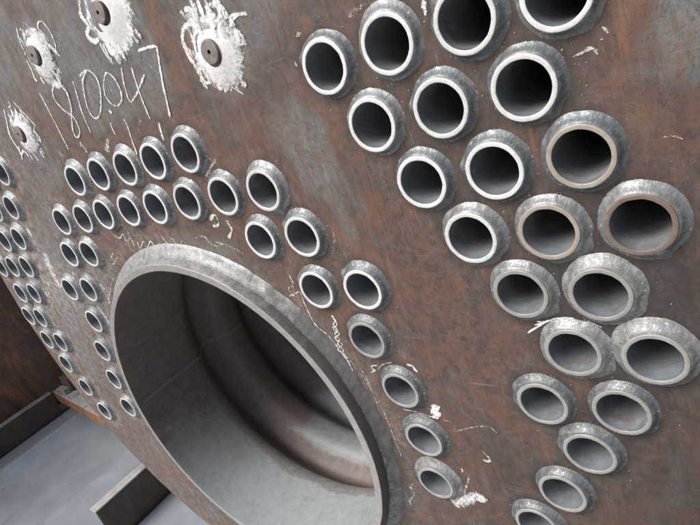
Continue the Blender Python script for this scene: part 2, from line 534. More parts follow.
rust, soot_dark, dust_haze, scuff = [], [], [], []
for v in me.vertices:
    x, z = v.co.x / S, v.co.z / S - FL
    dmin = min(math.hypot(x - a, z - b) for a, b in ALL)
    dfur = math.hypot(x - FX, z - FZ) - 6.0
    r = 0.64 + 0.25 * mnoise.noise(Vector((x * .22, z * .22, 8)))
    r -= 0.36 * g(x, z, 0.5, 7.5, 6.0, 2.2)              # grey mill scale above the tubes
    r -= 0.34 * g(x, z, 7.0, 4.5, 1.1, 2.0)
    r -= 0.35 * g(x, z, -6.0, 3.0, 2.5, 4.0)
    r -= 0.30 * g(x, z, -9.6, -2.0, 1.3, 4.0)
    r -= 0.55 * g(x, z, 14.4, 5.0, 0.5, 1.0)
    r += 0.55 * g(x, z, 4.35, 7.2, 0.35, 2.4)            # rust run beside the stay
    r += 0.30 * g(x, z, 9.3, 0.0, 1.6, 2.2)
    r += 0.25 * g(x, z, 10.0, 3.4, 1.7, 1.7)
    r += 0.55 * math.exp(-((dmin - 0.8) / 0.28) ** 2) * (0.9 if x > 0 else 0.4)
    s = 0.0
    s += 0.95 * g(x, z, 12.9, 0.9, 1.1, 1.6) + 0.6 * g(x, z, 12.0, 0.1, 1.0, 1.0) + 0.4 * g(x, z, 9.7, -4.0, 0.5, 0.7)
    s += 0.85 * math.exp(-max(0, dmin - 0.66) / 0.13) * (1.0 if x > 6 else 0.6) * (0.8 + 0.8 * mnoise.noise(Vector((x * 1.5, z * 1.5, 2))))
    s += 0.5 * math.exp(-(max(0, dfur - 0.55) / 0.25) ** 2) * (1 if x > 3 else 0.35)
    s += 0.6 * g(x, z, 13.4, -3.8, 2.6, 4.0) + 0.25 * g(x, z, 9.2, -6.0, 2.0, 2.0)  # broad darkening towards the lower right
    d = 0.0
    d += 0.55 * g(x, z, -8.3, 1.2, 1.3, 1.6) + 0.35 * g(x, z, -9.8, 0.8, 2.6, 2.2)
    d += 0.30 * math.exp(-((dfur - 0.75) / 0.35) ** 2) * (1 if z > -4 else 0.6)
    d += 0.35 * math.exp(-((dmin - 0.85) / 0.2) ** 2) * (1 if x < -4 else 0.25)
    d += 0.32 * max(0.0, min(1.0, (2.0 - x) / 12.0))  # paler towards the left: haze and sheen painted into the plate colour
    for (a, b) in STAYS:
        q = math.hypot(x - a, z - b)
        d += 0.35 * math.exp(-(q / 1.15) ** 2)
        s += 0.35 * math.exp(-((q - 1.2) / 0.3) ** 2)
    rust.append(max(0, min(1, r)))
    soot_dark.append(max(0, min(1, s)))
    dust_haze.append(max(0, min(1, d)))
    scuff.append(max(0.0, 1 - abs(dmin - 0.85) / 0.35) * (0.5 + mnoise.noise(Vector((x * .8, z * .8, 3)))))
for nm, arr in (('rust', rust), ('soot_dark', soot_dark), ('dust_haze', dust_haze), ('scuff', scuff)):
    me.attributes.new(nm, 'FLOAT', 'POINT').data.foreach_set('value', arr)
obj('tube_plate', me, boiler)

# --- drum shell and its closed far end
vs, fs, mi = lathe([(0.03, 0.285, 0), (0.03, 44, 0), (0.15, 44.3, 0), (13.0, 44.3, 0)], 128, rfun=lambda r, y, t: plate_r(t) - r if r < 5 else 0.05)
o = obj('shell', mesh('shell', vs, fs, [M_SHELL]), boiler)
o.location = W(0, 0, 0)

# --- furnace flue, corrugated further in


def corr(y):
    if y < 2.35:
        return 0.0
    return 0.85 * ((1 + math.cos(2 * math.pi * (y - 3.75) / 2.8)) / 2) ** 2.0


prof = [(6.20, 0.3, 2), (6.19, 0.0, 2), (6.17, -0.30, 2), (6.10, -0.46, 2), (6.096, -0.468, 1), (6.085, -0.476, 1), (6.07, -0.478, 1), (FR + .035, -0.484, 1), (FR + .02, -0.485, 1), (FR + .008, -0.482, 1), (FR + .002, -0.472, 0), (FR, -0.455, 0), (FR, -0.3, 0)]
y = 0.0
while y < 30:
    prof.append((FR + corr(y), y, 0))
    y += 0.5 if y < 2.2 else 0.14
prof += [(FR, 30.2, 0), (0.05, 30.3, 0)]


def frough(r, y, t):
    rr = fround(r, y, t)
    if y < 0.1:
        rr += 0.012 * mnoise.noise(Vector((math.cos(t) * 9, math.sin(t) * 9, y * 2 + r * 5)))
    return rr


vs, fs, mi = lathe(prof, 200, rfun=frough)
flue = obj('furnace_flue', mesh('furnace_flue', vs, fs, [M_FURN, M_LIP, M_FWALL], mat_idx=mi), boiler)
flue.location = W(FX, 0, FZ)
# fillet weld round the flue, many short overlapping passes
prof = [(6.15, -0.21, 0), (6.195, -0.20, 0), (6.27, -0.155, 0), (6.34, -0.115, 0), (6.43, -0.065, 0), (6.51, -0.028, 0), (6.56, 0.02, 0)]


def fweld(r, y, t):
    rr = fround(r, 0, t)
    k = (0.02 + 0.05 * max(0.0, math.cos(t + 0.3))) if r > 6.15 else 0.0
    cyc = (t * 60 / math.pi) % 1.0
    rr += k * mnoise.noise(Vector((math.cos(t) * 14, math.sin(t) * 14, r * 3))) + k * 0.5 * mnoise.noise(Vector((math.cos(t) * 60, math.sin(t) * 60, r * 6)))
    return rr + k * 0.25 * (cyc - .5)


vs, fs, mi = lathe(prof, 520, rfun=fweld)
vs = [(a, b + (S * (0.006 + 0.03 * max(0.0, a / (6.2 * S))) * mnoise.noise(Vector((a * 260, b * 260, c * 260))) if -0.3 * S < b < 0 else 0), c) for a, b, c in vs]
obj('weld', mesh('weld', vs, fs, [M_FWALL]), flue)
# longitudinal seams of the flue
for sgn in (-1, 1):
    sv, sf = [], []
    n = 150
    for i in range(n + 1):
        y = -0.3 + i * 0.11
        t0 = math.pi if sgn < 0 else 0.0
        for j, (da, dr) in enumerate(((-0.022, 0.004), (-0.012, -0.035), (0.0, -0.05), (0.012, -0.035), (0.022, 0.004))):
            da2 = da * (1 + 0.35 * mnoise.noise(Vector((y * 5, j, 1))))
            t = t0 + da2 + 0.006 * mnoise.noise(Vector((y * 2, 7, 3)))
            r = fround(FR + corr(max(0, y)), y, t) + dr * (1 + 0.5 * mnoise.noise(Vector((y * 9, j * .3, 5))))
            sv.append((r * math.cos(t) * S, y * S, r * math.sin(t) * S))
    for i in range(n):
        for j in range(4):
            sf.append((i * 5 + j, i * 5 + j + 1, i * 5 + j + 6, i * 5 + j + 5))
    obj('seam_weld', mesh('seam_weld', sv, sf, [M_STAY]), flue)

# --- fire tubes
tube_me = {}
for key, rim in (('b', 'bright'), ('mid', 'bright'), ('tan', 'tan'), ('rust', 'rusty'), ('grey', 'grey'), ('left', 'pale')):
    if rim in tube_me:
        continue
    prof = [(0.416, 43.0, 2), (0.416, 8.0, 2), (0.416, 3.0, 2), (0.416, 1.2, 2), (0.416, 0.4, 2), (0.4162, -0.12, 2), (0.417, -0.138, 1), (0.4215, -0.150, 1),
            (0.428, -0.1525, 1), (0.484, -0.1525, 1), (0.492, -0.150, 1), (0.4985, -0.142, 1), (0.5, -0.13, 0), (0.5, 0.3, 0)]
    sd = len(tube_me) * 9.3
    vs, fs, mi = lathe(prof, 72, rfun=lambda r, y, t: r + (0.0055 * mnoise.noise(Vector((math.cos(t) * 2.5, math.sin(t) * 2.5, sd))) + 0.003 * mnoise.noise(Vector((math.cos(t) * 11, math.sin(t) * 11, sd + r * 9))) if y < 0 else 0))
    vs = [(a, yv + (S * 0.006 * mnoise.noise(Vector((a * 120, c * 120, sd))) if yv < -0.11 * S else 0), c) for a, yv, c in vs]
    tube_me[rim] = mesh('fire_tube', vs, fs, [M_WALL, M_RIM[rim], M_BORE], mat_idx=mi)
RIM_OF = {'b': 'bright', 'mid': 'bright', 'tan': 'tan', 'rust': 'rusty', 'grey': 'grey', 'left': 'pale'}

weld_me = []
for k in range(16):
    rr = random.Random(100 + k)
    stop = rr.choice((-0.55, -0.75, -0.4, 2.4, 2.7, -1.0)) + rr.uniform(-.2, .2)
    big = 0.0 if k < 8 else (0.016 if k < 12 else 0.045)
    prof = [(0.492, -0.132, 0), (0.508, -0.130, 0), (0.530, -0.098, 0), (0.553, -0.064, 0), (0.585, -0.033, 0), (0.622, -0.010, 0), (0.648, 0.010, 0)]
    nseg = 120
    vs, fs, mi = lathe(prof, nseg)
    nvs = []
    for q, (a, b, c) in enumerate(vs):
        ring = q // nseg
        t = 2 * math.pi * (q % nseg) / nseg
        wgt = (0, .25, .6, .9, 1.1, 1.4, 1.5)[ring]
        d = (t - stop + math.pi) % (2 * math.pi) - math.pi
        lump = (0.012, 0.04)[k % 2] * math.exp(-(d / 0.2) ** 2) - 0.016 * math.exp(-((d - .35) / 0.14) ** 2)
        nr = 0.022 * math.cos(t - 0.9) + 0.022 * mnoise.noise(Vector((math.cos(t) * 1.6, math.sin(t) * 1.6, k * 7.1))) + 0.008 * mnoise.noise(Vector((math.cos(t) * 6, math.sin(t) * 6, k * 3.3 + ring * .5)))
        ripple = 0.0032 * math.sin(t * 44 + ring * 1.3 + 9 * mnoise.noise(Vector((math.cos(t) * 3, math.sin(t) * 3, k)))) * (0.4 + abs(mnoise.noise(Vector((math.cos(t) * 2, math.sin(t) * 2, k + 3)))) * 2)
        dr = wgt * (lump + nr + ripple + big * (0.6 + 0.4 * math.sin(t + k)))
        dy = -wgt * (0.35 * lump + 0.009 * mnoise.noise(Vector((math.cos(t) * 7, math.sin(t) * 7, k + ring))) + ripple * 0.6) if 0 < ring < 5 else 0
        r0 = math.hypot(a, c)
        sc = (r0 + dr * S) / r0
        nvs.append((a * sc, b + dy * S, c * sc))
    weld_me.append(mesh('weld', nvs, fs, [M_SLAG if k >= 12 else M_WELD[0 if k % 3 else 1]]))
for key, lst in TUBES.items():
    for (x, z) in lst:
        spin = rnd.uniform(-3.1, 3.1)
        o = obj('fire_tube', tube_me[RIM_OF[key]], boiler)
        o.location = W(x, rnd.uniform(-0.012, 0.018), z)
        o.rotation_euler = (rnd.uniform(-.012, .012), spin, rnd.uniform(-.012, .012))
        if (x, z) in ((12.31, 0.67), (11.66, -0.54), (12.97, -0.55), (7.52, -4.89)):
            pool = weld_me[12:]
        else:
            pool = weld_me[:8] if key in ('b', 'mid') else (weld_me[8:12] + weld_me[2:5] if key in ('grey', 'rust', 'tan') else weld_me[:10])
        w = obj('weld', rnd.choice(pool), o)
        w.rotation_euler = (0, -spin + rnd.uniform(-.3, .3), 0)

# --- stay bars: stub, fillet weld, punch mark
for q, (x, z) in enumerate(STAYS):
    vs, fs, mi = lathe([(0.25, 0.1, 0), (0.25, -0.19, 0), (0.247, -0.206, 0), (0.240, -0.214, 0), (0.231, -0.2165, 0), (0.215, -0.217, 0), (0.056, -0.217, 0), (0.046, -0.217, 1), (0.039, -0.210, 1), (0.037, -0.19, 1), (0.034, -0.08, 1), (0.002, -0.07, 1)], 48, rfun=lambda r, y, t: r * (1 + 0.02 * mnoise.noise(Vector((math.cos(t) * 3, math.sin(t) * 3, q * 4.0)))))
    o = obj('stay_bar', mesh('stay_bar', vs, fs, [M_STAY, M_HOLE], mat_idx=mi), boiler)
    o.location = W(x, 0, z)
    vs, fs, mi = lathe([(0.24, -0.11, 0), (0.33, -0.115, 0), (0.47, -0.09, 0), (0.58, -0.05, 0), (0.66, -0.01, 0), (0.68, 0.02, 0)], 64)
    vs = [(a * (1 + .05 * mnoise.noise(Vector((a * 60, q, c * 60)))), b - S * .010 * mnoise.noise(Vector((a * 90, q, c * 90))), c * (1 + .05 * mnoise.noise(Vector((a * 60, q, c * 60))))) for a, b, c in vs]
    obj('weld', mesh('weld', vs, fs, [M_WELD[1]]), o)

# --- chalk: rough strokes and smears lying on the plate


def chalk_mesh(name, vs, fs, dens, edge):
    me = mesh(name, vs, fs, [M_CHALK])
    me.attributes.new('chalk_cover', 'FLOAT', 'POINT').data.foreach_set('value', dens)
    me.attributes.new('chalk_edge', 'FLOAT', 'POINT').data.foreach_set('value', edge)
    return me


def stroke(name, width, density, P, yoff):
    P = [Vector((a, b)) for a, b in P]
    out = []
    for i in range(len(P) - 1):
        p0, p1, p2, p3 = P[max(i - 1, 0)], P[i], P[i + 1], P[min(i + 2, len(P) - 1)]
        n = max(2, int((p2 - p1).length / 0.05))
        for k in range(n):
            t = k / n
            out.append(0.5 * (2 * p1 + (p2 - p0) * t + (2 * p0 - 5 * p1 + 4 * p2 - p3) * t * t + (3 * p1 - p0 - 3 * p2 + p3) * t ** 3))
    out.append(P[-1])
    vs, fs, de, ed = [], [], [], []
    sd = rnd.uniform(0, 50)
    for i, p in enumerate(out):
        d = (out[min(i + 1, len(out) - 1)] - out[max(i - 1, 0)]).normalized()
        nrm = Vector((-d.y, d.x))
        w = width * 0.5 * (1 + 0.5 * mnoise.noise(Vector((i * 0.4, sd, 0)))) * (0.6 if i in (0, len(out) - 1) else 1)
        w *= 1.25
        jit = nrm * 0.012 * mnoise.noise(Vector((i * .7, sd, 5)))
        for s, e in ((-1, 1), (0, 0), (1, 1)):
            q = p + nrm * w * s + jit
            vs.append(W(q.x, -yoff - 0.0004 * i, q.y))
            de.append(density + 0.2 * mnoise.noise(Vector((i * 0.15, sd, 9))))
            ed.append(e)
    for i in range(len(out) - 1):
        for s in (0, 1):
            a = i * 3 + s
            fs.append((a, a + 1, a + 4, a + 3))
    return obj(name, chalk_mesh(name, vs, fs, de, ed), boiler)


CHALK = json.loads('''[["chalk_digit",0.054,0.74,[[-1.997,7.367],[-1.982,6.924],[-1.974,6.264],[-1.984,5.64]]],["chalk_digit",0.054,0.72,[[-0.546,7.057],[-0.573,7.222],[-0.799,7.34],[-1.082,7.313],[-1.298,7.169],[-1.303,6.907],[-1.1,6.63],[-0.838,6.408],[-0.805,6.134],[-0.902,5.951],[-1.143,5.86],[-1.232,5.981],[-1.083,6.224],[-0.714,6.612],[-0.575,6.84],[-0.518,7.082],[-0.657,7.274]]],["chalk_digit",0.052,0.72,[[-0.003,7.206],[-0.158,6.776],[-0.295,6.391],[-0.345,5.843]]],["chalk_digit",0.052,0.72,[[0.431,7.237],[0.889,7.269],[1.125,7.074],[1.109,6.813],[0.891,6.504],[0.621,6.256],[0.297,6.124],[0.118,6.27],[0.142,6.55],[0.328,6.88],[0.551,7.129],[0.875,7.255]]],["chalk_digit",0.052,0.72,[[1.672,7.021],[1.443,6.906],[1.235,6.694],[1.169,6.501],[1.274,6.296],[1.486,6.207],[1.748,6.279],[1.905,6.475],[1.915,6.731],[1.814,6.927],[1.672,7.021]]],["chalk_digit",0.054,0.74,[[2.347,6.958],[2.15,6.56],[2.09,6.183],[2.519,6.302],[3.112,6.597]]],["chalk_digit",0.054,0.74,[[2.738,6.856],[2.639,6.441],[2.582,6.003],[2.558,5.634]]],["chalk_digit",0.058,0.9,[[3.24,7.102],[3.452,7.095],[3.914,7.016],[3.885,6.863],[3.631,6.307],[3.441,5.756],[3.358,5.523]]],["chalk_mark",0.03,0.4,[[0.63,7.02],[0.536,6.891],[0.435,6.732]]],["chalk_mark",0.03,0.4,[[1.597,6.723],[1.545,6.619],[1.469,6.49]]],["chalk_mark",0.03,0.45,[[3.31,6.927],[3.353,6.8],[3.496,6.642]]],["chalk_mark",0.11,0.8,[[1.045,6.207],[1.034,6.093]]],["chalk_mark",0.06,0.7,[[0.805,5.905],[0.763,5.756],[0.777,5.575]]],["chalk_mark",0.06,0.7,[[1.461,5.862],[1.492,5.703],[1.408,5.347],[1.325,4.919]]],["chalk_mark",0.15,0.4,[[2.135,5.704],[1.862,5.476]]],["chalk_mark",0.07,0.8,[[2.817,5.493],[2.745,5.274],[2.697,5.058]]],["chalk_mark",0.2,0.6,[[-1.201,5.712],[-1.048,5.392]]],["chalk_mark",0.16,0.6,[[0.301,5.536],[-0.033,5.217]]],["chalk_mark",0.14,0.5,[[-2.637,5.666],[-2.468,5.489]]],["chalk_mark",0.05,0.6,[[-2.001,2.818],[-1.708,2.645],[-1.371,2.77],[-1.397,2.498],[-1.068,2.624],[-1.052,2.325]]],["chalk_mark",0.07,0.5,[[-1.181,3.098],[-1.035,2.781],[-1.039,2.536],[-0.84,2.399]]],["chalk_mark",0.05,0.6,[[-0.79,2.457],[-0.832,2.238],[-0.438,2.458],[-0.419,2.238],[-0.058,2.432],[0.075,2.16],[0.331,2.335],[0.425,2.117]]],["chalk_mark",0.06,0.5,[[0.597,2.573],[0.753,2.296],[1.053,2.448],[1.19,2.154],[1.529,2.325],[1.67,2.091]]],["chalk_mark",0.04,0.5,[[-2.51,2.204],[-3.07,1.868],[-2.923,1.766],[-2.382,2.038]]],["chalk_mark",0.05,0.5,[[-3.277,1.39],[-4.01,0.828],[-4.773,0.195]]],["chalk_mark",0.05,0.4,[[-2.742,1.65],[-3.538,1.112],[-4.169,0.607]]],["chalk_mark",0.09,0.6,[[3.112,2.819],[3.383,2.954],[3.39,2.692],[3.124,2.654]]],["chalk_mark",0.09,0.6,[[3.727,2.761],[3.796,2.506],[3.534,2.272]]],["chalk_mark",0.06,0.5,[[2.123,2.372],[2.546,2.396],[2.71,2.17],[3.089,2.04]]],["chalk_mark",0.07,0.45,[[2.894,2.211],[3.397,2.053],[3.834,1.82]]],["chalk_mark",0.45,0.62,[[-7.663,2.399],[-7.867,1.936],[-8.011,1.426],[-7.962,0.902]]],["chalk_mark",0.25,0.55,[[-8.001,3.499],[-7.924,3.188]]],["chalk_mark",0.35,0.5,[[-9.469,1.595],[-9.182,1.251],[-8.913,1.011]]],["chalk_mark",0.12,0.5,[[-9.508,0.81],[-9.35,0.706],[-9.788,0.462],[-9.634,0.707]]],["chalk_mark",0.06,0.4,[[-9.53,0.498],[-9.467,0.253],[-10.118,-0.113]]],["chalk_mark",0.2,0.5,[[-6.185,1.538],[-6.685,1.082],[-6.649,0.892]]],["chalk_mark",0.12,0.5,[[-4.659,0.995],[-4.42,0.696],[-4.673,0.213]]],["chalk_mark",0.2,0.5,[[-5.801,0.071],[-5.617,-0.371],[-5.6,-0.758]]],["chalk_mark",0.06,0.55,[[5.176,1.176],[5.195,0.892],[4.969,0.771],[5.055,0.563],[5.212,1.074]]],["chalk_mark",0.04,0.55,[[5.305,0.687],[4.852,0.541]]],["chalk_mark",0.05,0.6,[[5.32,0.718],[5.316,0.2],[5.401,-0.273],[5.687,-0.58],[5.848,-0.892],[6.023,-1.313],[6.063,-1.64]]],["chalk_mark",0.05,0.6,[[6.068,0.012],[6.129,-0.242],[5.941,-0.355],[6.086,-0.504],[5.883,-0.675],[6.054,-0.824],[5.836,-1.002],[6.033,-1.149]]],["chalk_mark",0.06,0.4,[[7.087,2.278],[6.99,1.938],[6.784,1.638]]],["chalk_mark",0.05,0.35,[[6.666,1.735],[6.951,1.657]]],["chalk_mark",0.05,0.6,[[6.053,0.014],[6.133,-0.127],[6.003,-0.247],[6.058,-0.419],[5.919,-0.544],[6.021,-0.686],[5.9,-0.813],[6.011,-1.016],[5.916,-1.114],[6.074,-1.253]]],["chalk_mark",0.05,0.5,[[6.081,-1.313],[6.303,-1.719],[6.416,-2.077],[6.454,-2.641]]],["chalk_mark",0.05,0.5,[[6.326,-1.502],[6.41,-1.768],[6.473,-2.257]]],["chalk_mark",0.05,0.7,[[6.916,-1.38],[6.733,-1.417],[6.724,-1.519],[6.807,-1.54],[6.624,-1.621]]],["chalk_mark",0.06,0.7,[[7.803,-1.261],[7.956,-1.29],[7.98,-1.383],[8.039,-1.45]]],["chalk_mark",0.05,0.4,[[7.685,-0.881],[7.751,-1.042]]],["chalk_mark",0.04,0.6,[[6.882,-1.502],[7.09,-1.345],[7.387,-1.246]]],["chalk_mark",0.12,0.85,[[8.094,-2.462],[8.264,-2.434],[8.074,-2.614],[8.252,-2.613],[8.06,-2.749],[8.197,-2.742]]],["chalk_mark",0.06,0.5,[[8.282,-2.815],[8.469,-2.81],[8.561,-2.94],[8.488,-3.105]]],["chalk_mark",0.05,0.4,[[8.544,-3.093],[8.78,-2.985],[9.066,-2.852],[9.428,-2.757]]],["chalk_mark",0.06,0.7,[[9.08,-3.556],[9.156,-3.646],[9.213,-3.812],[9.043,-3.856]]],["chalk_mark",0.03,0.5,[[9.474,-2.759],[9.62,-2.927]]],["chalk_mark",0.08,0.45,[[6.63,-5.291],[6.491,-5.515],[6.531,-5.724],[6.287,-6.028],[6.29,-6.217]]],["chalk_mark",0.04,0.5,[[6.539,-2.5],[6.571,-3.008],[6.586,-3.666],[6.601,-4.343]]],["chalk_mark",0.04,0.6,[[7.238,-2.668],[7.634,-2.692],[8.054,-2.768]]],["chalk_mark",0.28,0.75,[[7.757,-5.671],[8.17,-5.408],[8.571,-5.129],[8.685,-5.306]]],["chalk_mark",0.08,0.6,[[8.369,-4.285],[8.36,-4.416]]],["chalk_mark",0.07,0.5,[[8.543,-4.43],[8.292,-4.963],[8.13,-5.353]]],["chalk_mark",0.035,0.9,[[10.866,-0.23],[11.088,-0.073],[11.319,0.075]]],["chalk_mark",0.03,0.8,[[11.091,0.036],[11.199,0.019],[11.523,0.124],[11.765,0.124]]],["chalk_mark",0.03,0.8,[[11.036,-0.053],[11.258,0.043]]],["chalk_mark",0.03,0.6,[[11.93,0.11],[12.2,-0.043]]],["chalk_mark",0.05,0.5,[[12.509,4.443],[12.595,4.468],[12.684,4.492],[12.777,4.491],[12.832,4.403]]],["chalk_mark",0.04,0.4,[[12.882,4.579],[12.993,4.571]]],["chalk_mark",0.05,0.5,[[12.927,4.729],[13.003,4.637]]],["chalk_mark",0.03,0.35,[[12.492,4.348],[12.572,4.336]]],["chalk_mark",0.03,0.5,[[13.441,3.097],[13.57,3.108],[13.689,3.035]]],["chalk_mark",0.07,0.85,[[10.515,5.856],[10.502,5.754],[10.489,5.63]]],["chalk_mark",0.12,0.35,[[9.061,6.069],[9.343,6.096],[9.656,6.136]]],["chalk_mark",0.09,0.5,[[7.873,6.09],[8.02,6.11]]],["chalk_mark",0.1,0.45,[[7.614,5.704],[7.67,5.588]]],["chalk_mark",0.09,0.4,[[7.554,5.256],[7.63,5.155]]],["chalk_mark",0.05,0.35,[[7.973,4.645],[8.117,4.662]]],["chalk_mark",0.07,0.4,[[6.134,4.026],[6.261,3.842]]],["chalk_mark",0.1,0.5,[[3.687,3.957],[4.062,4.158],[4.322,4.317]]],["chalk_mark",0.06,0.5,[[4.078,4.358],[4.248,4.204]]],["chalk_mark",0.06,0.8,[[6.917,6.767],[6.722,6.835],[6.441,6.772],[6.314,6.619],[6.388,6.385],[6.545,6.34],[6.572,6.486],[6.501,6.621]]],["chalk_mark",0.06,0.7,[[6.376,6.868],[6.621,6.867],[6.92,6.773]]],["chalk_mark",0.12,0.8,[[5.274,7.347],[5.441,7.334],[5.491,7.062]]],["chalk_mark",0.1,0.85,[[5.763,7.404],[5.743,7.083]]],["chalk_mark",0.12,0.85,[[5.891,7.056],[5.997,7.214],[6.151,7.203],[6.244,7.247]]],["chalk_mark",0.1,0.8,[[5.496,7.021],[5.125,7.093],[4.887,6.917],[4.837,6.595],[4.901,6.428]]],["chalk_mark",0.1,0.75,[[4.966,6.261],[5.003,5.948],[5.199,5.921]]],["chalk_mark",0.12,0.8,[[5.458,6.049],[5.385,5.725],[5.598,5.844],[5.539,5.645],[5.771,5.801]]],["chalk_mark",0.03,0.7,[[5.732,5.684],[6.013,5.447]]],["chalk_mark",0.14,0.7,[[6.039,6.022],[6.157,5.848],[5.964,5.794]]],["chalk_mark",0.12,0.9,[[6.27,7.239],[6.227,7.028],[6.184,6.812],[6.152,6.511]]],["chalk_mark",0.12,0.8,[[1.935,8.651],[1.721,8.366],[1.834,8.092],[1.606,7.958],[1.751,7.752],[1.986,7.725]]],["chalk_mark",0.06,0.8,[[2.227,8.556],[2.018,8.313],[2.034,8.032],[2.211,7.78]]],["chalk_mark",0.05,0.8,[[1.956,7.652],[1.968,7.445],[2.13,7.215]]],["chalk_mark",0.16,0.85,[[2.251,7.649],[2.235,7.37],[2.526,7.33],[2.71,7.398]]],["chalk_mark",0.05,0.75,[[-1.401,9.023],[-1.582,8.802],[-1.619,8.564],[-1.655,8.354]]],["chalk_mark",0.05,0.6,[[-1.388,8.944],[-1.146,8.887],[-1.119,8.788]]],["chalk_mark",0.04,0.55,[[-0.947,9.035],[-1.032,8.913],[-1.006,8.815]]],["chalk_mark",0.04,0.55,[[-0.919,9.027],[-0.784,8.779]]],["chalk_mark",0.05,0.7,[[-0.191,8.31],[-0.271,8.538],[-0.377,8.716],[-0.232,8.802],[-0.062,8.765],[0.068,8.582],[0.096,8.372],[0.021,8.132],[-0.163,7.945]]],["chalk_mark",0.07,0.8,[[-1.787,8.247],[-1.759,7.958],[-1.843,7.736],[-1.75,7.651]]],["chalk_mark",0.07,0.8,[[-1.502,7.691],[-1.451,7.496]]],["chalk_mark",0.18,0.7,[[-0.918,7.504],[-0.921,7.346],[-0.671,7.324],[-0.46,7.661]]],["chalk_mark",0.1,0.6,[[-0.392,7.872],[-0.392,7.643],[-0.341,7.495]]],["chalk_mark",0.06,0.8,[[-4.639,7.449],[-4.893,7.1],[-5.233,6.731]]],["chalk_mark",0.06,0.7,[[-4.061,7.597],[-4.097,7.445],[-4.309,7.423]]],["chalk_mark",0.06,0.7,[[-3.773,7.508],[-3.614,7.247],[-3.333,6.825],[-3.172,6.61]]],["chalk_mark",0.07,0.8,[[-3.661,7.213],[-3.6,6.834],[-3.538,6.452]]],["chalk_mark",0.08,0.8,[[-5.005,6.979],[-5.189,6.673],[-5.171,6.373],[-5.103,6.061],[-5.253,5.858]]],["chalk_mark",0.08,0.8,[[-5.027,6.297],[-5.158,6.02],[-4.824,6.088],[-4.697,5.867]]],["chalk_mark",0.07,0.7,[[-4.347,5.956],[-4.308,5.851]]],["chalk_mark",0.06,0.7,[[-3.53,6.241],[-3.751,6.092],[-4.035,5.975]]],["chalk_mark",0.06,0.7,[[-3.552,6.87],[-3.531,6.544],[-3.235,6.646],[-3.333,6.825]]]]''')
for i, (name, wd, den, P) in enumerate(CHALK):
    stroke(name, wd, den, P, 0.008 + 0.0012 * (i % 7))


def smear(x, z, rad, density, seed, sq=1.0, inner=0.0, spikes=0.25, yoff=0.006, lean=0.0, dome=0.0):
    n, rings = 72, 9
    vs, fs, de, ed = [], [], [], []
    for k in range(rings + 1):
        u = k / rings
        for i in range(n):
            t = 2 * math.pi * i / n
            ro = rad * (1 + spikes * mnoise.noise(Vector((math.cos(t) * 2.2, math.sin(t) * 2.2, seed))) + spikes * 0.9 * mnoise.noise(Vector((math.cos(t) * 7, math.sin(t) * 7, seed + 4))))
            r = inner + (ro - inner) * u
            px, pz = r * math.cos(t), r * math.sin(t) * sq
            h = dome * max(0.0, 1 - (max(r - 0.3, 0) / 0.42)) if dome else 0.0
            vs.append(W(x + px + lean * pz, -yoff - h - 0.02 * (1 - u) * abs(mnoise.noise(Vector((px * 3, pz * 3, seed)))), z + pz))
            de.append(density)
            ed.append(max(0, (u - 0.25) / 0.75) * 1.45)
    for k in range(rings):
        for i in range(n):
            j = (i + 1) % n
            fs.append((k * n + i, k * n + j, (k + 1) * n + j, (k + 1) * n + i))
    return obj('chalk_smear', chalk_mesh('chalk_smear', vs, fs, de, ed), boiler)


for q, (x, z) in enumerate(STAYS):
    smear(x + (0.0, 0.08, 0.05, 0.05)[q], z - 0.05, (0.80, 0.90, 0.74, 0.72)[q], (1.0, 1.15, 0.85, 0.85)[q], 3.3 + q * 5, 1.05, 0.25, 0.10, 0.012, 0.0, 0.135)
    # short overlapping dabs round the weld
    vs, fs, de, ed = [], [], [], []
    rr = random.Random(60 + q)
    for k in range((30, 36, 16, 16)[q]):
        t = rr.uniform(0, 2 * math.pi)
        if q == 1 and math.sin(t) > 0.2:
            continue
        d0 = rr.uniform(0.55, 0.95) * (1.0, 1.12, 0.9, 0.88)[q]
        px, pz = x + d0 * math.cos(t), z - 0.08 + d0 * math.sin(t) * 1.05
        an = -1.25 + rr.uniform(-.35, .35)
        ln, wd = rr.uniform(.10, .26), rr.uniform(.05, .10)
        a0 = len(vs)
        dx, dz = math.cos(an), math.sin(an)
        lift = 0.016 + 0.0009 * k
        for i in range(6):
            u = i / 5 - 0.5
            ww = wd * (1 - 1.6 * u * u) * (1 + 0.4 * mnoise.noise(Vector((i * .9, k, q))))
            for s_, e_ in ((-1, 1), (0, 0), (1, 1)):
                qx, qz = px + dx * ln * u * 2 - dz * ww * s_, pz + dz * ln * u * 2 + dx * ww * s_
                rad_ = math.hypot(qx - x, qz - z)
                vs.append(W(qx, -lift - 0.135 * max(0.0, 1 - max(rad_ - 0.3, 0) / 0.42), qz))
                de.append(0.66 + 0.2 * mnoise.noise(Vector((k * 3.1, i * .5, q))))
                ed.append(e_ * 1.1)
        for i in range(5):
            for s_ in (0, 1):
                aa = a0 + i * 3 + s_
                fs.append((aa, aa + 1, aa + 4, aa + 3))
    obj('chalk_dabs', chalk_mesh('chalk_dabs', vs, fs, de, ed), boiler, kind='stuff')

# --- welding spatter: tiny beads nobody could count
sv, sf = [], []


def bead(x, z, r):
    a = len(sv)
    hgt = r * 0.55
    sv.append(W(x, -hgt, z))
    for i in range(6):
        t = i * math.pi / 3
        sv.append(W(x + r * .75 * math.cos(t), -hgt * .6, z + r * .75 * math.sin(t)))
    for i in range(6):
        t = i * math.pi / 3
        sv.append(W(x + r * math.cos(t), 0.002, z + r * math.sin(t)))
    for i in range(6):
        j = (i + 1) % 6
        sf.append((a, a + 1 + j, a + 1 + i))
        sf.append((a + 1 + i, a + 1 + j, a + 7 + j, a + 7 + i))


